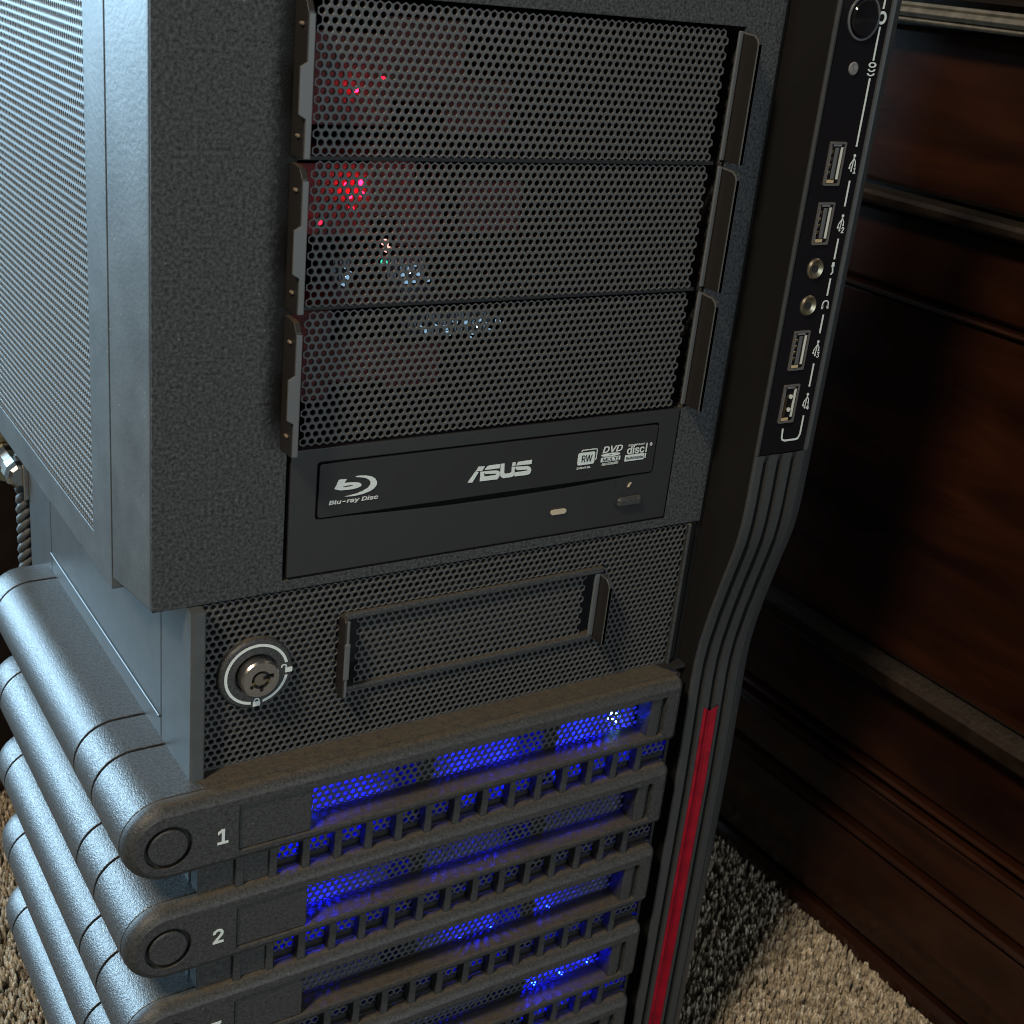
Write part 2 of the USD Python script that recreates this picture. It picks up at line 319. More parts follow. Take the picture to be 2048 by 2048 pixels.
# ---- three mesh bay covers with their clips
clip_r = 0.0032
for k in range(3):
    z0, z1 = k * P + 0.0007, (k + 1) * P - 0.0005
    bc = obj('bay_cover', perforated(-0.0012, 0.1405, z0 + 0.0003, z1 - 0.0003, 0.00257, 0.00223, 0.00084, 0.0007, at=0.0004, chamfer=0.00017), 'mesh', T, smooth=False,
             label=['lowest mesh drive bay cover above the disc drive', 'middle mesh drive bay cover lit red and white from within', 'uppermost mesh drive bay cover with a red light behind'][k])
    # left clip: a tab plate standing forward, its widened front edge, two small pins
    top = Polygon([(0.0, z0 + 0.0004), (-0.0078, z0 + 0.0004), (-0.0080, z1 - 0.0035), (-0.0064, z1 - 0.0010), (-0.0030, z1 - 0.0004), (0.0, z1 - 0.0004)])
    obj('clip', ext(top, -0.0076, -0.0058, 'yz'), 'clip', bc)
    e = Polygon([(-0.0074, z0 + 0.0006), (-0.0057, z0 + 0.0006), (-0.0057, z1 - 0.0040), (-0.0074, z1 - 0.0040)]).union(Polygon([(-0.0074, z0 + 0.0108), (-0.0094, z0 + 0.0120), (-0.0094, z0 + 0.0240), (-0.0074, z0 + 0.0252)]))
    obj('clip_edge', ext(e, -0.0085, -0.0078), 'clipedge', bc)
    for zp in (z0 + 0.0062, z1 - 0.0068):
        obj('clip_pin', bx(-0.0084, -0.0075, -0.0060, -0.0040, zp - 0.0005, zp + 0.0005, 0.0003), 'pin', bc)
    # right clip: flange and tab
    obj('flange', bx(0.1440, 0.1458, -0.0004, 0.0004, z0 + 0.0006, z1 - 0.0002, 0.0002), 'clipedge', bc)
    top = Polygon([(0.002, z0 + 0.0004), (-0.0080, z0 + 0.0004), (-0.0080, z1 - 0.0034), (-0.0072, z1 - 0.0018), (-0.0056, z1 - 0.0008), (0.002, z1 - 0.0002)])
    obj('clip', ext(top, 0.1460, 0.1472, 'yz'), 'clip', bc)
    rim = top.difference(Polygon([(0.002, z0), (-0.0074, z0), (-0.0074, z1 - 0.0037), (-0.0067, z1 - 0.0023), (-0.0052, z1 - 0.0014), (0.002, z1 - 0.0009)]))
    obj('clip_rim', ext(rim, 0.1459, 0.1473, 'yz'), 'clipedge', bc)
# plates and fins added behind the covers to catch the LED glow
for x0, x1, z0, z1, y in ((0.006, 0.036, 0.090, 0.116, 0.0270), (0.034, 0.062, 0.097, 0.121, 0.0300), (0.058, 0.082, 0.088, 0.104, 0.033), (0.004, 0.031, 0.058, 0.079, 0.0262), (0.030, 0.046, 0.063, 0.082, 0.0275), (0.044, 0.060, 0.052, 0.071, 0.034), (0.003, 0.022, 0.004, 0.033, 0.031), (0.020, 0.047, 0.008, 0.022, 0.034), (0.046, 0.066, 0.003, 0.018, 0.037), (0.068, 0.092, 0.056, 0.072, 0.036)):
    obj('circuit_board', bx(x0, x1, y, y + 0.0012, z0, z1), 'board', T)  # invented plates, tinted to carry the red glow
for x0, x1, z0, z1, y in ((0.018, 0.025, 0.0430, 0.0505, 0.0245), (0.037, 0.0520, 0.0425, 0.0505, 0.0250), (0.0455, 0.0780, 0.0245, 0.0318, 0.0250)):
    obj('heat_sink', cat([bx(x0, x1, y + 0.002, y + 0.003, z0, z1)] + [bx(x0 + q * 0.0022, x0 + q * 0.0022 + 0.0008, y - 0.001, y + 0.002, z0, z1) for q in range(int((x1 - x0) / 0.0022))]), 'sink', T)  # invented fins that pick up white glints
LR = led('red_glow', (1.0, 0.003, 0.02), 34.0); LW = led('white_glow', (0.40, 0.70, 1.0), 0.55); LWF = led('white_flood', (0.5, 0.78, 1.0), 16.0); LG = led('green_glow', (0.05, 0.9, 0.6), 1.0); LP = led('pink_glow', (1.0, 0.5, 0.42), 1.5); LRd = led('red_dim', (1.0, 0.004, 0.03), 4.0)
def dots(name, lst, m, r, y=0.02):
    for (x, z) in lst: obj(name, bx(x - r, x + r, y - 0.001, y + 0.001, z - r, z + r, r * 0.3), m, T)
for zg in (P, 2 * P): obj('bay_divider', bx(-0.0050, 0.1435, 0.0020, 0.0240, zg - 0.0006, zg + 0.0006), 'dark', T)  # dark strips added to block the red seen through the cover gaps
def beads(name, lst, m, r):
    for x, y, z in lst:
        b = trimesh.creation.icosphere(1, r); b.apply_translation([x, y, z]); obj(name, b, m, T)
beads('red_led', [(0.0226, 0.0240, 0.1006), (0.0212, 0.0236, 0.0732), (0.0266, 0.0243, 0.0704), (0.0256, 0.0236, 0.0740), (0.0222, 0.0236, 0.0700)], LR, 0.0009)
beads('red_led', [(0.0118, 0.0215, 0.0628), (0.0300, 0.0215, 0.1040), (0.0218, 0.0210, 0.0668)], LRd, 0.0009)
beads('white_led', [(0.0212, 0.0205, 0.0465), (0.0430, 0.0210, 0.0468), (0.0575, 0.0210, 0.0283), (0.0700, 0.0210, 0.0280)], LWF, 0.0005)  # unseen glowing beads added to light the fins
dots('pink_led', [(0.0333, 0.0566), (0.0342, 0.0545)], LP, 0.0009)
dots('green_led', [(0.0334, 0.0503)], LG, 0.0008)
w = [(0.0209 + d[0], 0.0473 + d[1]) for d in ((0, 0.002), (0.0005, -0.001), (-0.0008, -0.003), (0.0012, 0.0))] + [(0.0400 + dx, 0.0466 + dz) for dx, dz in ((0, 0), (0.0028, 0.0012), (0.0056, 0), (0.0014, -0.0024), (0.0042, -0.0022), (0.0042, 0.003), (0.009, -0.002))]
w += [(0.0570 + dx, 0.0285 + dz) for dx, dz in ((0, 0), (0.0014, -0.002), (-0.004, 0.0008), (-0.0065, -0.001), (-0.009, 0.0004), (0.0036, 0.002), (0.008, 0.001), (0.0105, -0.0022), (0.0125, 0.0022), (0.015, 0.0004), (0.017, -0.002), (0.020, 0.001), (0.0095, -0.004))]
dots('white_led', w, LW, 0.0006)  # glints on lit parts, put in as small glowing boxes

# ---- optical drive
scoop = Polygon([(0.010, -0.0234), (0.030, -0.0243), (0.050, -0.0250), (0.075, -0.0252), (0.100, -0.0248), (0.122, -0.0239), (0.126, -0.0234)])
od = obj('optical_drive', ext(sbox(-0.0039, -0.0418, 0.1441, -0.0002).difference(rr(0.0047, -0.0236, 0.1357, -0.0046, 0.0012).union(scoop)), -0.0002, 0.0040), 'drive', T, label='black optical disc drive face with white logos')
obj('tray_door', ext(rr(0.0054, -0.0229, 0.1350, -0.0053, 0.0009), -0.0006, 0.004), 'door', od)
obj('tray_gap', bx(0.003, 0.137, 0.0042, 0.006, -0.025, -0.003), 'dark', od)

obj('eject_button', bx(0.1212, 0.1318, -0.0018, 0.001, -0.0352, -0.0314, 0.0009), 'tray', od)
obj('button_gap', ext(rr(0.1204, -0.0359, 0.1326, -0.0307, 0.0024), -0.00045, -0.0002), 'dark', od)
obj('activity_light', ext(rr(0.0930, -0.0342, 0.0994, -0.0324, 0.0009), -0.0007, 0.0), 'amber', od)
obj('eject_hole', ext(disc(0.1195, -0.0261, 0.0006, 8), -0.00035, -0.0002), 'dark', od)
obj('busy_mark', ext(Polygon([(0.1250, -0.0278), (0.1258, -0.0278), (0.1267, -0.0262), (0.1259, -0.0262)]), -0.0006, -0.0002), 'amber', od)
DY = -0.0007
logoB = P5([[1043,-1374],[1100,-1272],[1143,-1168],[1187,-1092],[1263,-1080],[1445,-1103],[1406,-1160],[1368,-1223],[1564,-1220],[1747,-1236],[1891,-1275],[1958,-1331],[1941,-1391],[1830,-1433],[1662,-1453],[1466,-1455],[1255,-1442],[1128,-1412]]).difference(P5([[1319,-1333],[1374,-1320],[1569,-1310],[1668,-1323],[1684,-1345],[1572,-1359],[1432,-1361],[1334,-1353]]))
arc = P5([[1735,-1043],[1904,-1036],[2104,-1060],[2292,-1110],[2427,-1203],[2492,-1322],[2485,-1418],[2405,-1520],[2268,-1599],[2015,-1664],[1733,-1690],[1394,-1673],[1589,-1650],[1841,-1614],[2036,-1556],[2188,-1478],[2267,-1377],[2260,-1279],[2198,-1202],[2095,-1141],[1922,-1093],[1765,-1069]])
obj('disc_logo', cat([print_poly(logoB, DY), print_poly(arc, DY), text('Blu-ray Disc', 0.0086, -0.01885, DY, 0.00125, 0.0167, 0.25, 0, True)]), 'white', od)
asus = [[[5802,-1757],[6060,-1407],[6190,-1432],[5981,-1779]],[[6078,-1397],[6171,-1249],[6408,-1253],[6325,-1403]],[[6420,-1369],[6509,-1270],[6595,-1248],[6995,-1250],[6991,-1391],[6443,-1393]],[[7025,-1248],[7165,-1246],[7183,-1569],[7229,-1621],[7431,-1617],[7476,-1567],[7466,-1401],[7590,-1415],[7601,-1712],[7510,-1766],[7166,-1770],[7067,-1702],[7030,-1606]],[[7473,-1374],[7479,-1255],[7601,-1251],[7602,-1376]],[[7636,-1374],[7713,-1255],[8245,-1242],[8243,-1390]],[[7611,-1418],[8106,-1448],[8217,-1507],[8261,-1605],[8225,-1731],[8126,-1766],[7615,-1760],[7605,-1620],[8086,-1612],[8101,-1568],[7708,-1549],[7620,-1492]]]
s1 = P5([[6249,-1430],[6848,-1456],[6972,-1489],[7015,-1549],[7014,-1677],[6945,-1779],[6266,-1769],[6268,-1605]]).difference(P5([[6392,-1474],[6459,-1537],[6901,-1572],[6876,-1615],[6428,-1625]]))
obj('maker_logo', cat([print_poly(P5(a).buffer(0), DY) for a in asus] + [print_poly(s1, DY)]), 'white', od)
def cut_text(poly, s, x, z, h, width, bold=False):
    """Lettering knocked out of a printed block: the letters lie dark on it."""
    return print_poly(poly, DY), text(s, x, z, DY - 0.00013, h, width, 0, 0, bold, 0.00006)
blk, tx = cut_text(rr(0.1014, -0.01675, 0.1085, -0.01225, 0.0007), 'RW', 0.1028, -0.0157, 0.0024, 0.0044, True)
outl = rr(0.1026, -0.0155, 0.1094, -0.0112, 0.0007); outl = outl.difference(outl.buffer(-0.00032)).difference(rr(0.1011, -0.0170, 0.1088, -0.0120, 0.0007))
obj('rewritable_mark', cat([blk, print_poly(outl, DY), text('DVD+R DL', 0.1014, -0.0182, DY, 0.0007, 0.0058, 0, 0, True)]), 'white', od)
obj('rewritable_letters', tx, 'drive', od)
el = affinity.scale(disc(0.1154, -0.01425, 1.0, 16), 0.0041, 0.00062, origin=(0.1154, -0.01425)).difference(affinity.scale(disc(0.1154, -0.01425, 1.0, 8), 0.0008, 0.00016, origin=(0.1154, -0.01425)))
blk, tx = cut_text(rr(0.1114, -0.0167, 0.1197, -0.0151, 0.0001), 'MULTI', 0.1120, -0.01645, 0.0011, 0.0070, True)
obj('multi_mark', cat([text('DVD', 0.1114, -0.0133, DY, 0.0022, 0.0082, 0.25, 0, True), print_poly(el, DY), blk, text('RECORDER', 0.1120, -0.0180, DY, 0.0008, 0.0070, 0, 0, True)]), 'white', od)
obj('multi_letters', tx, 'drive', od)
base = rr(0.1218, -0.0176, 0.1302, -0.0153, 0.0001)
dia = Polygon([(0.13275, -0.0114), (0.13335, -0.0122), (0.13275, -0.0130), (0.13215, -0.0122)])
obj('compact_disc_mark', cat([print_poly(base, DY), text('disc', 0.1222, -0.0149, DY, 0.0027, 0.0076, 0, 0, True), text('COMPACT', 0.1226, -0.01205, DY, 0.0006, 0.0072, 0, 0, True), print_poly(dia.difference(dia.buffer(-0.00025)), DY), print_poly(sbox(0.1306, -0.0150, 0.1311, -0.0116), DY), print_poly(sbox(0.1306, -0.0172, 0.1311, -0.0154), DY)]), 'white', od)
obj('compact_disc_letters', text('ReWritable', 0.1222, -0.0170, DY - 0.00013, 0.0010, 0.0074, 0, 0, True, 0.00006), 'drive', od)

# ---- lower grille, lock and slim bay
GX0, GX1, GZ0, GZ1 = -0.0308, 0.1568, -0.1052, -0.0468
KX, KZ, KR = -0.0135, -0.0727, 0.0123
def grille_keep(u, v):
    return (np.hypot(u - KX, v - KZ) > KR - 0.001) & ~((u > 0.0152) & (u < 0.1196) & (v > -0.0868) & (v < -0.0582))
gr = obj('lower_grille', perforated(GX0, GX1, GZ0, GZ1, 0.00251, 0.00217, 0.00086, 0.0011, grille_keep, at=0.0002, chamfer=0.00018), 'mesh', T, smooth=False, label='wide mesh panel with the key lock')
obj('grille_frame', cat([bx(LX + 0.004, GX0, -0.0040, 0.006, -0.1065, FZ0 - 0.0004, 0.0004), bx(GX1, GX1 + 0.0016, -0.0012, 0.006, -0.1065, FZ0 - 0.0004, 0.0004), bx(GX0, GX1, 0.0001, 0.006, -0.1075, GZ0, 0.0004)]), 'tray', gr)
obj('grille_backing', bx(GX0 - 0.002, GX1 + 0.003, 0.016, 0.018, -0.110, -0.044), 'dark', gr)
# slim bay cover
sb = obj('slim_bay_cover', perforated(0.0218, 0.1132, -0.0852, -0.0604, 0.00260, 0.00225, 0.00085, 0.0010, at=0.0006, chamfer=0.00017), 'mesh', T, smooth=False, label='small framed mesh cover in the lower grille')
obj('frame_bar', bx(0.0165, 0.1195, -0.0012, 0.003, -0.0602, -0.0580, 0.0003), 'tray', sb)
obj('frame_bar', bx(0.0165, 0.1180, -0.0012, 0.003, -0.0868, -0.0850, 0.0003), 'tray', sb)
obj('clip', ext(Polygon([(0.002, -0.0868), (-0.0044, -0.0868), (-0.0044, -0.0590), (-0.0036, -0.0582), (0.002, -0.0582)]), 0.0152, 0.0164, 'yz'), 'clip', sb)
obj('clip_edge', cat([bx(0.0152, 0.0172, -0.0050, -0.0043, -0.0800, -0.0668, 0.0002), bx(0.0158, 0.0168, -0.0048, -0.0042, -0.0866, -0.0586, 0.0002)]), 'clipedge', sb)
obj('flange', bx(0.1160, 0.1183, -0.0010, -0.0002, -0.0864, -0.0604, 0.0002), 'clipedge', sb)
tp = Polygon([(0.002, -0.0866), (-0.0070, -0.0866), (-0.0070, -0.0640), (-0.0062, -0.0622), (-0.0046, -0.0610), (0.002, -0.0604)])
obj('clip', ext(tp, 0.1184, 0.1195, 'yz'), 'clip', sb)
obj('clip_rim', ext(tp.difference(Polygon([(0.002, -0.0868), (-0.0065, -0.0868), (-0.0065, -0.0642), (-0.0058, -0.0626), (-0.0044, -0.0615), (0.002, -0.0610)])), 0.1183, 0.1196, 'yz'), 'clipedge', sb)
obj('bay_gap', bx(0.0165, 0.1182, 0.0130, 0.0138, -0.0850, -0.0602), 'inner', sb)
obj('gap_strip', bx(0.0164, 0.0216, 0.0085, 0.0095, -0.0852, -0.0600), 'dark', sb)
obj('gap_strip', bx(0.1134, 0.1162, 0.0085, 0.0095, -0.0852, -0.0600), 'dark', sb)
# key lock
lk = obj('key_lock', lathe_y(KX, KZ, [(KR, 0.003), (KR, -0.0012), (KR - 0.0006, -0.0020), (0.0072, -0.0021), (0.0068, -0.0016), (0.0066, 0.0)]), 'tray', T, label='round key lock with a white ring print')
a = np.linspace(0, 2 * np.pi, 200)
ringp = disc(KX, KZ, 0.0106, 24).difference(disc(KX, KZ, 0.0097, 24))
ringp = ringp.difference(sbox(KX - 0.0017, KZ - 0.02, KX + 0.0022, KZ - 0.005)).difference(sbox(KX + 0.006, KZ - 0.0022, KX + 0.02, KZ + 0.0024))
obj('ring_print', print_poly(ringp, -0.0021), 'white', lk)
def padlock(cx, cz, opened):
    body = rr(cx - 0.0012, cz - 0.0011, cx + 0.0012, cz + 0.0006, 0.0002)
    sh = disc(cx, cz + 0.0008, 0.0010, 8).difference(disc(cx, cz + 0.0008, 0.0006, 8)).difference(sbox(cx - 0.002, cz - 0.002, cx + 0.002, cz + 0.0006))
    if opened: sh = affinity.translate(sh, -0.0016, 0.0002)
    return print_poly(body.union(sh), -0.0021)
obj('padlock_print', padlock(KX + 0.0002, KZ - 0.0103, False), 'white', lk)
obj('padlock_print', padlock(KX + 0.0107, KZ - 0.0002, True), 'white', lk)
face = disc(KX, KZ, 0.00585, 20).difference(disc(KX, KZ, 0.0031, 16)).difference(sbox(KX + 0.0020, KZ + 0.0002, KX + 0.0042, KZ + 0.0016)).difference(affinity.rotate(sbox(KX - 0.0042, KZ - 0.0006, KX - 0.002, KZ + 0.0006), 35, origin=(KX, KZ))).difference(affinity.rotate(sbox(KX - 0.0006, KZ - 0.0042, KX + 0.0006, KZ - 0.002), 5, origin=(KX, KZ)))
obj('barrel', cat([lathe_y(KX, KZ, [(0.0063, 0.0), (0.0063, -0.0050), (0.00585, -0.0057)], 48).submesh([np.arange(48 * 4)], append=True), ext(face, -0.0058, -0.0040)]), 'steel', lk)
obj('key_slot', ext(disc(KX, KZ, 0.0055, 16), -0.0036, -0.003), 'dark', lk)
obj('key_post', ext(disc(KX, KZ, 0.0021, 12).difference(sbox(KX + 0.0008, KZ - 0.0003, KX + 0.003, KZ + 0.0011)), -0.0055, -0.003), 'chrome', lk)
obj('key_pin', cat([ext(disc(KX - 0.0021, KZ - 0.0016, 0.0006, 8), -0.0048, -0.003), ext(disc(KX + 0.0024, KZ - 0.0012, 0.0006, 8), -0.0048, -0.003)]), 'brass', lk)

# ---- five drive trays
PITCH = 0.0389
def stadium(inset, zc, x1=0.1568, n=14):
    """Outline of a tray front: round left end, small corners on the right. Same number of points for every inset."""
    r = 0.01385 - inset; xl = -0.0455; rc = max(0.0030 - inset, 0.0004); xr = x1 - inset
    pts = [(xl + r * math.cos(t), zc + r * math.sin(t)) for t in np.linspace(math.pi / 2, 3 * math.pi / 2, 2 * n + 1)]
    pts += [(xr - rc + rc * math.cos(t), zc - r + rc + rc * math.sin(t)) for t in np.linspace(-math.pi / 2, 0, 5)]
    pts += [(xr - rc + rc * math.cos(t), zc + r - rc + rc * math.sin(t)) for t in np.linspace(0, math.pi / 2, 5)]
    return pts
CELL = [-0.0226, -0.0110] + [0.0007 + 0.01157 * q for q in range(13)]
ordinal = ['top', 'second', 'third', 'fourth', 'bottom']
for k in range(5):
    zc = -0.1194 - PITCH * k
    win = rr(-0.0230, zc - 0.0092, 0.1484, zc + 0.0080, 0.0012)
    rings = [np.c_[np.array(stadium(i, zc))[:, 0], np.full(39, y), np.array(stadium(i, zc))[:, 1]] for i, y in ((0.0003, -0.0086), (0.0, -0.0100), (0.0004, -0.0118), (0.0013, -0.0134), (0.0026, -0.0143), (0.0030, -0.0145))]
    front = Polygon(stadium(0.0030, zc)).buffer(0)
    ringhole = disc(-0.0457, zc - 0.0006, 0.0076, 20)
    faceP = front.difference(win).difference(ringhole)
    tr = obj('drive_tray', cat([loft(rings), ext(faceP, -0.0145, -0.0120), ext(ringhole.difference(disc(-0.0457, zc - 0.0006, 0.0064, 20)), -0.0120, -0.0118)]), 'tray', T, label=f'{ordinal[k]} drive tray with round left end and blue light behind its mesh')
    obj('release_button', lathe_y(-0.0457, zc - 0.0006, [(0.0063, -0.0118), (0.0063, -0.0142), (0.0060, -0.0146)]), 'tray', tr)
    obj('button_well', ext(disc(-0.0457, zc - 0.0006, 0.0077, 20), -0.0126, -0.0119), 'dark', tr)
    if k < 5: obj('tray_number', text(str(k + 1), -0.0309 - (0.0008 if k else 0), zc - 0.0042, -0.0145, 0.0053, None, 0, 0, True), 'white', tr)
    # window: blank plate, mesh, post, lip
    obj('label_plate', bx(-0.0226, 0.0022, -0.0138, -0.0120, zc - 0.0089, zc + 0.0077, 0.0003), 'tray', tr)
    obj('tray_mesh', perforated(-0.0030, 0.1500, zc - 0.0092, zc + 0.0110, 0.00278, 0.0022, 0.00092, 0.0006, at=-0.0040), 'mesh', tr, smooth=False)
    obj('window_post', bx(0.1416, 0.1462, -0.0136, -0.0060, zc - 0.0092, zc + 0.0080, 0.0003), 'tray', tr)
    obj('window_frame', cat([ext(win.buffer(0.0006).difference(win.buffer(-0.0002)), -0.0140, -0.0060), bx(0.0022, 0.1484, -0.0128, -0.0036, zc - 0.0108, zc - 0.0092, 0.0004), bx(0.1470, 0.1484, -0.0120, -0.0060, zc - 0.0092, zc + 0.0080)]), 'tray', tr)
    # tray top and underside
    plan = Polygon([(LX + 0.0021, -0.0088), (0.1562, -0.0088), (0.1510, 0.0008), (0.1510, 0.012), (LX + 0.0021, 0.012)])
    obj('tray_top', ext(plan, zc + 0.0122, zc + 0.01380, 'xy'), 'tray', tr)
    obj('tray_bottom', bx(LX + 0.002, 0.1560, -0.0088, -0.0030, zc - 0.01385, zc - 0.0120), 'tray', tr)
    # fins in the gap below
    zb, zt = zc - 0.01385, zc - PITCH + 0.01385
    for xf in CELL:
        obj('fin', bx(xf, xf + 0.0028, -0.0116, -0.0076, zt - 0.0004, zb + 0.0006, 0.0002), 'tray', tr)
    obj('fin_blank', cat([bx(LX + 0.0005, -0.0226, -0.0100, -0.0040, zt, zb), bx(-0.0198, -0.0110, -0.0106, -0.0040, zt, zb)]), 'tray', tr)
    # side roll in four lengths with dark seams
    n = 20; t = np.linspace(math.pi / 2, 3 * math.pi / 2, n)
    def roll(y0, y1, inset=0.0, taper=False):
        ys = [(y0, 0.00015), (y0 + 0.0002, 0), (y1 - 0.0002, 0), (y1, 0.00015)]
        if taper: ys = [(y0, 0.00015), (y0 + 0.0002, 0), (y1 - 0.012, 0), (y1 - 0.006, 0.0010), (y1 - 0.002, 0.0035), (y1, 0.0075)]
        R = []
        for y, e in ys:
            r = 0.01385 - inset - e
            R.append(np.vstack([[LX + 0.002, y, zc + r], np.c_[-0.0455 + r * np.cos(t), np.full(n, y), zc + r * np.sin(t)], [LX + 0.002, y, zc - r]]))
        return loft(R, True, True)
    for y0, y1, tp_ in ((-0.0086, 0.0193, False), (0.0205, 0.0393, False), (0.0405, 0.1494, False), (0.1506, 0.1720, True)):
        obj('side_roll', roll(y0, y1, 0, tp_), 'roll', tr, smooth=40)
    obj('roll_core', roll(0.001, 0.165, 0.0016), 'dark', tr)
# mesh of the drive cage between the trays, and what lights it
cg = obj('cage_mesh', cat([perforated(-0.0100, 0.1570, -0.1194 - PITCH * k - 0.0222, -0.1194 - PITCH * k - 0.0128, 0.00280, 0.00235, 0.00096, 0.0006, at=-0.0074) for k in range(5)]), 'mesh', T, smooth=False, label='perforated steel of the drive cage seen between the fins')
for k in range(5): obj('cage_lip', bx(-0.0100, 0.1572, -0.0070, -0.0060, -0.1194 - PITCH * k - PITCH + 0.0140, -0.1194 - PITCH * k - PITCH + 0.0160), 'dark', T)  # dark strips added to black out the blue below the mesh
obj('cage_backing', bx(-0.030, 0.158, 0.0120, 0.0140, -0.318, -0.107), 'platter', T)  # grey plate added as a reflector for the blue LEDs
obj('cage_roof', bx(-0.030, 0.1645, 0.0062, 0.050, -0.1055, -0.1048), 'dark', T)  # added plate that stops blue light leaking up into the grille
obj('cage_wedge', bx(0.1512, 0.1645, -0.0036, 0.0062, -0.1076, -0.1062), 'dark', T)  # added plate that stops the blue leak beside the bar
obj('cage_post', cat([bx(0.0470, 0.0535, -0.0032, 0.0118, -0.318, -0.107), bx(0.1000, 0.1065, -0.0032, 0.0118, -0.318, -0.107), bx(0.1575, 0.1590, -0.0076, 0.0118, -0.318, -0.107), bx(-0.0160, -0.0040, -0.0030, 0.0118, -0.318, -0.107)]), 'dark', T)
for k in range(5): obj('cage_shelf', bx(-0.0040, 0.1575, -0.0020, 0.0118, -0.1194 - PITCH * k - 0.0285, -0.1194 - PITCH * k - 0.0277), 'dark', T)
LB = {}
def blue(x, dz, k, power, r=0.0009, y=0.0074):
    key = round(power, 2)
    if key not in LB: LB[key] = led('blue_glow_' + str(len(LB)).replace('0', 'a').replace('1', 'b').replace('2', 'c').replace('3', 'd').replace('4', 'e').replace('5', 'f').replace('6', 'g').replace('7', 'h').replace('8', 'i').replace('9', 'j'), (0.0008, 0.004, 1.0), power)
    s = trimesh.creation.icosphere(1, r); s.apply_translation([x, y, -0.1194 - PITCH * k + dz]); obj('blue_led', s, LB[key], T)
for x, dz, k, p in ((0.0065, -0.0070, 0, 40), (0.014, 0.004, 0, 30), (0.032, 0.0, 0, 7), (0.066, -0.003, 0, 7), (0.084, -0.002, 0, 14), (0.096, 0.002, 0, 16), (0.114, -0.004, 0, 14), (0.131, 0.001, 0, 75), (0.0080, -0.021, 0, 50), (0.034, -0.020, 0, 20), (0.076, -0.020, 0, 30), (0.093, -0.020, 0, 40), (0.114, -0.020, 0, 40), (0.130, -0.020, 0, 40), (0.150, -0.021, 0, 10),
                    (0.012, 0.002, 1, 50), (0.020, -0.003, 1, 40), (0.036, 0.0, 1, 14), (0.066, 0.0, 1, 24), (0.088, 0.002, 1, 34), (0.122, 0.0, 1, 12), (0.138, 0.001, 1, 10), (0.010, -0.021, 1, 22), (0.022, -0.021, 1, 16),
                    (0.020, 0.002, 2, 7), (0.088, 0.0, 2, 40), (0.114, 0.0, 2, 22), (0.080, -0.021, 2, 9), (0.094, -0.021, 2, 24), (0.112, -0.021, 2, 28), (0.122, -0.021, 2, 26),
                    (0.020, 0.0, 3, 4), (0.078, 0.0, 3, 10), (0.116, -0.002, 3, 60), (0.124, 0.003, 3, 60), (0.120, -0.021, 3, 60), (0.134, -0.021, 3, 50), (0.148, -0.020, 3, 40), (0.110, -0.021, 3, 30),
                    (0.118, 0.003, 4, 40), (0.09, 0.003, 4, 16)):
    blue(x, dz, k, p * 21)
LBW = led('blue_white_glow', (0.25, 0.6, 1.0), 12.0)
for x, z in ((0.1332, -0.1223), (0.1350, -0.1235), (0.1318, -0.1240), (0.1358, -0.1262), (0.1334, -0.1256)): obj('blue_led', bx(x - 0.0007, x + 0.0007, -0.0022, -0.0010, z - 0.0007, z + 0.0007, 0.0002), LBW, T)
obj('blue_led', bx(0.0024, 0.0040, -0.0058, -0.0046, -0.1278, -0.1264, 0.0003), LBW, T)

# ---- port bar on the right
zs = [(-0.0205, 0.215), (-0.0205, 0.10), (-0.0205, -0.0135), (-0.0205, -0.0185), (-0.0205, -0.032), (-0.0202, -0.040), (-0.0194, -0.0475), (-0.0178, -0.055), (-0.0150, -0.0665), (-0.0118, -0.0810), (-0.0096, -0.0935), (-0.0086, -0.1030), (-0.0084, -0.1120), (-0.0090, -0.130), (-0.0098, -0.160), (-0.0100, -0.22), (-0.0100, ZF + 0.012)]
sec = [(0.1650, 0.022), (0.1650, 0.0008), (0.1654, 0.0002), (0.1660, 0.0), (0.1690, 0.0), (0.1694, 0.0028), (0.1714, 0.0028), (0.1718, 0.0), (0.1757, 0.0), (0.1761, 0.0028), (0.1781, 0.0028), (0.1785, 0.0), (0.1824, 0.0), (0.1828, 0.0028), (0.1848, 0.0028), (0.1852, 0.0), (0.1890, 0.0003), (0.1900, 0.0020), (0.1908, 0.0012), (0.1930, 0.0018), (0.1965, 0.0040), (0.1985, 0.0075), (0.1985, 0.022)]
rings = []
for y, z in zs[2:]:
    g = 0.0 if z > -0.0140 else 1.0
    rings.append(np.array([(x, y + (d if (d < 0.0027 or d > 0.0029) else d * g), z) for x, d in sec]))
low = loft(rings, closed=False)
top_sec = [(0.1650, 0.022), (0.1650, 0.0007), (0.1656, 0.0), (0.1664, 0.0002), (0.1671, 0.0009), (0.1884, 0.0009), (0.1888, 0.0002), (0.1896, 0.0), (0.1901, 0.0014), (0.1912, 0.0010), (0.1930, 0.0016), (0.1965, 0.0040), (0.1985, 0.0075), (0.1985, 0.022)]
up = loft([np.array([(x, y + d, z) for x, d in top_sec]) for y, z in (zs[0], (-0.0205, -0.0134))], closed=False)
ledge = cat([bx(0.1671, 0.1884, -0.0204, 0.0, -0.0190, -0.0136)]) 
pb = obj('port_bar', cat([low, up]), 'bar', T, smooth=25, label='ribbed black bar down the right front edge')
wall = loft([np.array([(0.1649, y + 0.0012, z), (0.1649, 0.0235, z)]) for y, z in zs], closed=False)
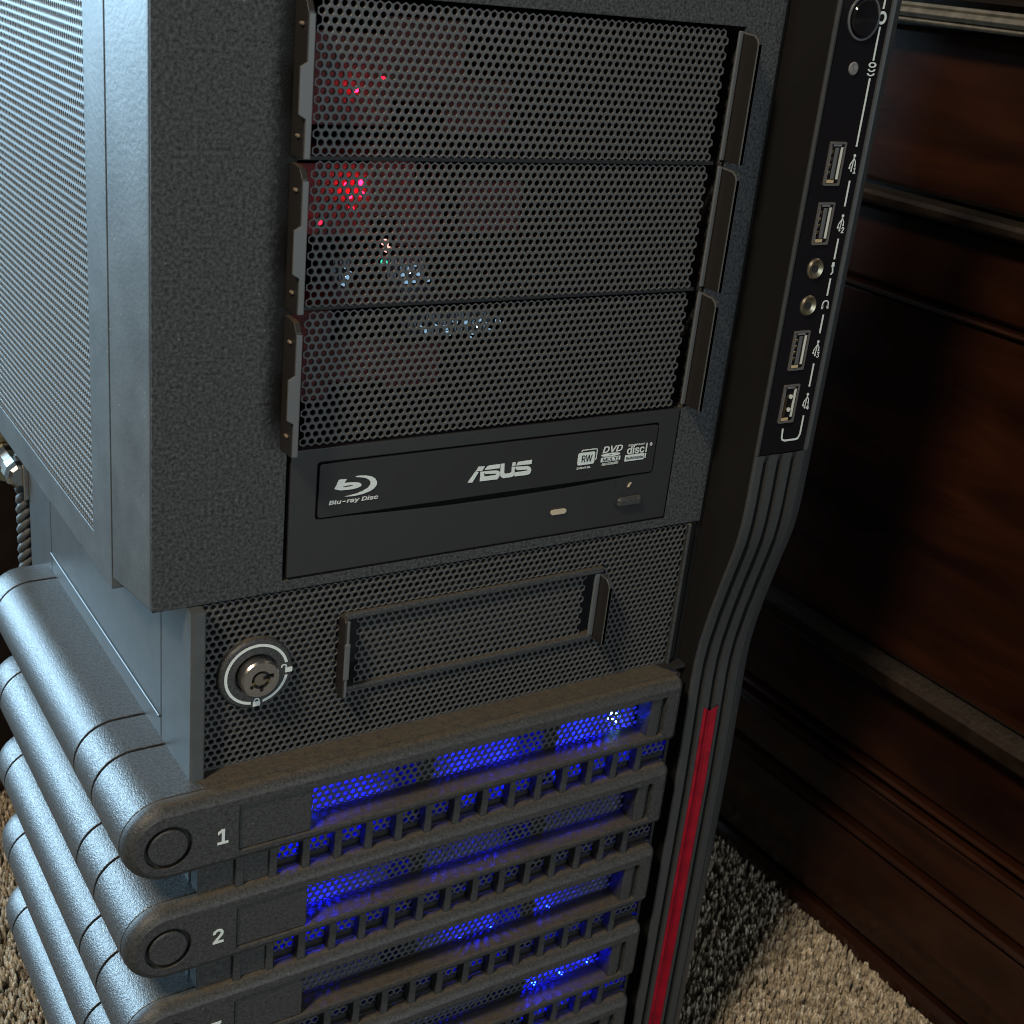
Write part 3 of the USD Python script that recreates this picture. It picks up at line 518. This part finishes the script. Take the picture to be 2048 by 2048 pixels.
obj('bar_wall', cat([wall, bx(FX1, 0.1648, 0.0012, 0.012, ZF + 0.012, 0.215), bx(GX1 + 0.0018, FX1 + 0.0001, 0.0016, 0.012, ZF + 0.012, FZ0 - 0.0006), bx(0.1652, 0.1984, 0.0222, 0.030, ZF + 0.012, 0.215)]), 'barwall', pb)
PY = -0.0199                                    # face of the glossy port panel
obj('port_panel', bx(0.1672, 0.1883, PY, 0.0, -0.0134, 0.215), 'gloss', pb)
rz = [(y, z) for y, z in zs if z < -0.11]
rz = [(-0.0089, -0.1275)] + [q for q in rz if q[1] < -0.1275]
rsec = [(0.1733, 0.002), (0.1734, -0.0003), (0.1742, -0.0008), (0.1764, 0.0004), (0.1772, 0.0001), (0.1778, 0.0004), (0.1799, -0.0008), (0.1806, -0.0003), (0.1807, 0.002)]
rr_ = [np.array([(x, y + d, z + ((0.0022 if abs(x - 0.177) > 0.0025 else 0.0) if q == 0 else 0)) for x, d in rsec]) for q, (y, z) in enumerate(rz)]
obj('red_strip', loft(rr_, closed=False), 'red', T, smooth=20, label='red acrylic strip let into the ribs of the bar')
# ports
QX = 0.1764
def usb(zc, name='usb_port', tongue=True):
    hw, hh = 0.0034, 0.0068
    out = rr(QX - hw - 0.0003, zc - hh - 0.0003, QX + hw + 0.0003, zc + hh + 0.0003, 0.0004)
    inn = rr(QX - hw + 0.0004, zc - hh + 0.0004, QX + hw - 0.0004, zc + hh - 0.0004, 0.0003)
    p = obj(name, ext(out.difference(inn), PY - 0.0005, PY), 'rim', T)
    obj('shell', bx(QX + 0.0016, QX + 0.0025, PY - 0.00035, PY - 0.0001, zc - 0.0050, zc + 0.0054), 'nickel', p)
    obj('shell', bx(QX - 0.0024, QX + 0.0008, PY - 0.0004, PY - 0.0001, zc - 0.0062, zc - 0.0052), 'gold', p)
    obj('shell', cat([bx(QX - 0.0022, QX + 0.0016, PY - 0.0004, PY - 0.0001, zc + 0.0057, zc + 0.0063), bx(QX - 0.0030, QX - 0.0026, PY - 0.0004, PY - 0.0001, zc - 0.0056, zc + 0.0056)]), 'smoke', p)
    if tongue:
        obj('tongue', bx(QX - 0.0009, QX + 0.0007, PY - 0.0003, PY - 0.0001, zc - 0.0050, zc + 0.0052), 'clipedge', p)
        for q in range(4): obj('contact', bx(QX - 0.0024, QX - 0.0016, PY - 0.0004, PY - 0.0001, zc + 0.0032 - 0.0022 * q, zc + 0.0042 - 0.0022 * q, 0.00008), 'brass', p)
    else:
        obj('tongue', bx(QX - 0.0022, QX - 0.0012, PY - 0.0003, PY - 0.0001, zc - 0.0050, zc + 0.0030), 'brass', p)
        for q in (0.0026, -0.0022): obj('spring', ext(disc(QX + 0.0003, zc + q, 0.0008, 8), PY - 0.0005, PY - 0.0001), 'nickel', p)
    return p
for zc, tg in ((0.0886, True), (0.0689, True), (0.0248, True), (0.0053, False)): usb(zc, tongue=tg)
for zc in (0.0536, 0.0408):
    j = obj('audio_jack', lathe_y(QX + 0.0003, zc, [(0.0036, PY), (0.0036, PY - 0.0003), (0.0031, PY - 0.0009), (0.0026, PY - 0.0006), (0.0018, PY - 0.0001)], 32), 'olive', T)
    obj('socket', ext(disc(QX + 0.0003, zc, 0.0013, 10), PY - 0.0004, PY - 0.0002), 'dark', j)
pw = obj('power_button', lathe_y(0.1772, 0.1340, [(0.0056, PY), (0.0056, PY - 0.0006), (0.0052, PY - 0.0012), (0.0040, PY - 0.0010), (0.0, PY - 0.0008)], 40), 'gloss', T)
obj('button_rim', lathe_y(0.1772, 0.1340, [(0.0070, PY), (0.0069, PY - 0.0004), (0.0063, PY - 0.0004), (0.0062, PY)], 40).submesh([np.arange(40 * 6)], append=True), 'clipedge', pw)
obj('activity_lens', lathe_y(0.1767, 0.1186, [(0.0021, PY), (0.0021, PY - 0.0002), (0.0018, PY - 0.0005)], 20), 'smoke', T)
# printed guide line and port symbols
LXp = 0.1851; lw = 0.00034
segs = [(0.215, 0.1372), (0.1318, 0.1214), (0.1160, 0.0942), (0.0831, 0.0746), (0.0636, 0.0566), (0.0499, 0.0439), (0.0371, 0.0305), (0.0194, 0.0109)]
for z1, z0 in segs: obj('guide_line', print_poly(sbox(LXp - lw, z0, LXp + lw, z1), PY), 'white', T)
from shapely.geometry import LineString
obj('guide_line', print_poly(LineString([(LXp, 0.0), (LXp, -0.0070), (0.1844, -0.0085), (0.1836, -0.0088), (0.1780, -0.0088), (0.1768, -0.0084), (0.1763, -0.0076), (0.1760, -0.0041)]).buffer(lw, cap_style=2), PY), 'white', T)
def ring_arc(cx, cz, r, w, a0, a1, n=20): return LineString([(cx + r * math.cos(t), cz + r * math.sin(t)) for t in np.radians(np.linspace(a0, a1, n))]).buffer(w, cap_style=2)
obj('power_symbol', print_poly(ring_arc(LXp + 0.0001, 0.1345, 0.0016, 0.00042, -140, 150), PY), 'white', T)
obj('drive_symbol', cat([print_poly(affinity.scale(ring_arc(0, 0, 0.0014, 0.00030, a0, a1), 1.05, 0.6, origin=(0, 0)) if False else affinity.translate(affinity.scale(ring_arc(0, 0, 0.0014, 0.00036, a0, a1), 1.0, 0.5, origin=(0, 0)), LXp, 0.1187 + dz), PY) for dz, a0, a1 in ((0.0014, 0, 360), (0.0001, 180, 360), (-0.0012, 180, 360))]), 'white', T)
def trident(zc, n):
    x = LXp + 0.0001; w = 0.00017
    g = LineString([(x, zc + 0.0026), (x - 0.0004, zc - 0.0020)]).buffer(w)
    g = g.union(disc(x, zc + 0.0027, 0.00052, 6)).union(LineString([(x, zc + 0.0018), (x + 0.0009, zc + 0.0006), (x + 0.0009, zc - 0.0004)]).buffer(w)).union(LineString([(x - 0.0002, zc + 0.0014), (x - 0.0014, zc - 0.0002), (x - 0.0014, zc - 0.0012)]).buffer(w))
    g = g.union(disc(x - 0.0014, zc - 0.0013, 0.00040, 6)).union(sbox(x + 0.0006, zc - 0.0008, x + 0.0012, zc - 0.0002)).union(disc(x - 0.0004, zc - 0.0022, 0.00036, 6))
    obj('usb_symbol', cat([print_poly(g, PY), text(str(n), x + 0.0003, zc - 0.0031, PY, 0.0019, 0.0012, 0, 0, True)]), 'white', T)
for n_, zc in ((1, 0.0886), (2, 0.0687), (3, 0.0247), (4, 0.0053)): trident(zc, n_)
obj('microphone_symbol', cat([print_poly(rr(LXp - 0.0006, 0.0537, LXp + 0.0006, 0.0556, 0.0005), PY), print_poly(LineString([(LXp, 0.0537), (LXp + 0.0004, 0.0520), (LXp - 0.0002, 0.0514)]).buffer(0.00025), PY)]), 'white', T)
obj('headphone_symbol', cat([print_poly(ring_arc(LXp, 0.0407, 0.0014, 0.00022, -30, 210), PY), print_poly(rr(LXp - 0.0017, 0.0392, LXp - 0.0009, 0.0405, 0.0003), PY), print_poly(rr(LXp + 0.0009, 0.0392, LXp + 0.0017, 0.0405, 0.0003), PY)]), 'white', T)

# ---- rear fastener and cable
def lathe_axis_y(cx, cz, prof, n=20): return lathe_y(cx, cz, prof, n)
fz = -0.0785; fx = -0.0375
rf = obj('rear_fastener', lathe_y(fx, fz, [(0.0040, 0.1925), (0.0052, 0.1935), (0.0062, 0.1960), (0.0062, 0.2020), (0.0050, 0.2050), (0.0050, 0.2120), (0.0062, 0.2150), (0.0062, 0.2180)], 10), 'chrome', T, smooth=20, label='chrome screw fitting behind the side wall')
obj('plate', bx(-0.0372, -0.0150, 0.1905, 0.1915, -0.0885, -0.0660, 0.0003), 'chrome', rf)
obj('washer', lathe_y(fx + 0.002, fz, [(0.0125, 0.2190), (0.0125, 0.2206), (0.0110, 0.2210)], 28), 'brass', rf)
cb = thing('braided_cable', (-0.0330, 0.206, ZF), 'grey braided cable hanging behind the side wall of the computer', 'cable')
for k in range(3):
    z = np.linspace(-0.052, ZF + 0.01, 150); ph = k * 2 * np.pi / 3 + (z + 0.05) * 2 * np.pi / 0.014
    obj('strand', tube(np.c_[-0.0335 + 0.0020 * np.cos(ph), 0.2065 + 0.0020 * np.sin(ph) + 0.000 * z, z], 0.0020, 7), 'rubber', cb, smooth=True)

# ================================================================ wooden dresser on the right
def wood(name, a, b, c, rough):
    return usdkit.material(stage, '/World/Looks/' + name, {
        'g': ('geometry', {}), 'm': ('mapping', dict(scale=(9.0, 2.2, 14.0))), 'n': ('noise_texture', dict(scale=3.0, detail=5.0, roughness=0.55, distortion=0.8)),
        'r': ('rgb_ramp', {'ramp': [(0.3, a), (0.5, b), (0.72, c)]}), 'n2': ('noise_texture', dict(scale=9.0, detail=3.0)), 'r2': ('map_range', dict(from_min=0.3, from_max=0.7, to_min=rough, to_max=rough + 0.16, clamp=True)),
        'bn': ('noise_texture', dict(scale=40.0, detail=4.0)), 'bp': ('bump', dict(strength=0.12, distance=0.0006)), 'bv': ('bevel', dict(samples=4, radius=0.0012)),
        'p': ('principled_bsdf', dict(coat_weight=0.6, coat_roughness=0.12, specular_ior_level=0.5))},
        [('g.position', 'm.vector'), ('m.vector', 'n.vector'), ('n.fac', 'r.fac'), ('r.color', 'p.base_color'), ('g.position', 'n2.vector'), ('n2.fac', 'r2.value'), ('r2.result', 'p.roughness'), ('m.vector', 'bn.vector'), ('bn.fac', 'bp.height'), ('bv.bevel', 'bp.normal'), ('bp.normal', 'p.normal')], surface='p.BSDF')
M['wood'] = wood('dark_wood', (0.0095, 0.0032, 0.0018), (0.021, 0.0066, 0.0030), (0.040, 0.0125, 0.0050), 0.2)
M['rail'] = mat('dusty_rail', (0.018, 0.012, 0.009), 0.22, mottle=0.5, mscale=60, dust=0.45, dustcol=(0.105, 0.095, 0.082), bevel=0.0012, coat=0.5)
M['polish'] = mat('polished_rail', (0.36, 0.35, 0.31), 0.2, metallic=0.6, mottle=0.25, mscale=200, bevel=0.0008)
DX = 0.3575; DY0, DY1 = -0.70, 0.60
dr = thing('wooden_dresser', (0.60, 0.0, ZF), 'dark brown varnished wooden dresser with horizontal drawer rails right of the computer', 'dresser')
obj('carcass', bx(DX + 0.012, 0.80, DY0, DY1, ZF + 0.004, 0.42), 'wood', dr)
def board(name, z0, z1, out, m='wood', b=0.002, **kw): obj(name, bx(DX - out, DX + 0.02, DY0 + 0.002, DY1 - 0.002, z0, z1, b), m, dr, **kw)
board('drawer_front', 0.1425, 0.30, 0.000)
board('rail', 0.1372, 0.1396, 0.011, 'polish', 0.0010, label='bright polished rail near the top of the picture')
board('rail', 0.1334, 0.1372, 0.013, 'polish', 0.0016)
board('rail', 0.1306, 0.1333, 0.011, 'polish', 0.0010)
board('drawer_front', 0.0560, 0.1290, -0.004)
board('rail', 0.0475, 0.0538, 0.010, 'rail', 0.0018)
board('drawer_front', 0.0085, 0.0450, -0.002)
board('drawer_front', -0.1720, 0.0050, 0.000)
board('bead', 0.0052, 0.0075, 0.003, 'wood', 0.0010)
board('rail', -0.1850, -0.1735, 0.011, 'rail', 0.0024, label='dusty rail in the middle of the dresser')
board('drawer_front', -0.2330, -0.1880, 0.000)
board('bead', -0.2372, -0.2340, 0.004, 'wood', 0.0014)
board('bead', -0.2440, -0.2405, 0.006, 'wood', 0.0015)
board('apron', -0.2700, -0.2445, 0.004)
board('bead', -0.2748, -0.2706, 0.009, 'wood', 0.0018)
board('base_board', -0.3290, -0.2760, 0.006)
board('toe_rail', ZF + 0.003, -0.3310, 0.010, 'wood', 0.003)

# ================================================================ dark desk panel, far left
dk = thing('desk_panel', (0.0, 0.37, ZF), 'nearly black wooden desk panel behind the computer at the left edge', 'desk')
M['deskwood'] = mat('desk_wood', (0.012, 0.007, 0.005), 0.45, mottle=0.5, mscale=60)
obj('board', bx(-0.105, 0.16, 0.362, 0.385, ZF + 0.012, 0.42, 0.002), 'deskwood', dk)
obj('foot', bx(-0.105, 0.16, 0.350, 0.390, ZF + 0.001, ZF + 0.014, 0.003), 'deskwood', dk)
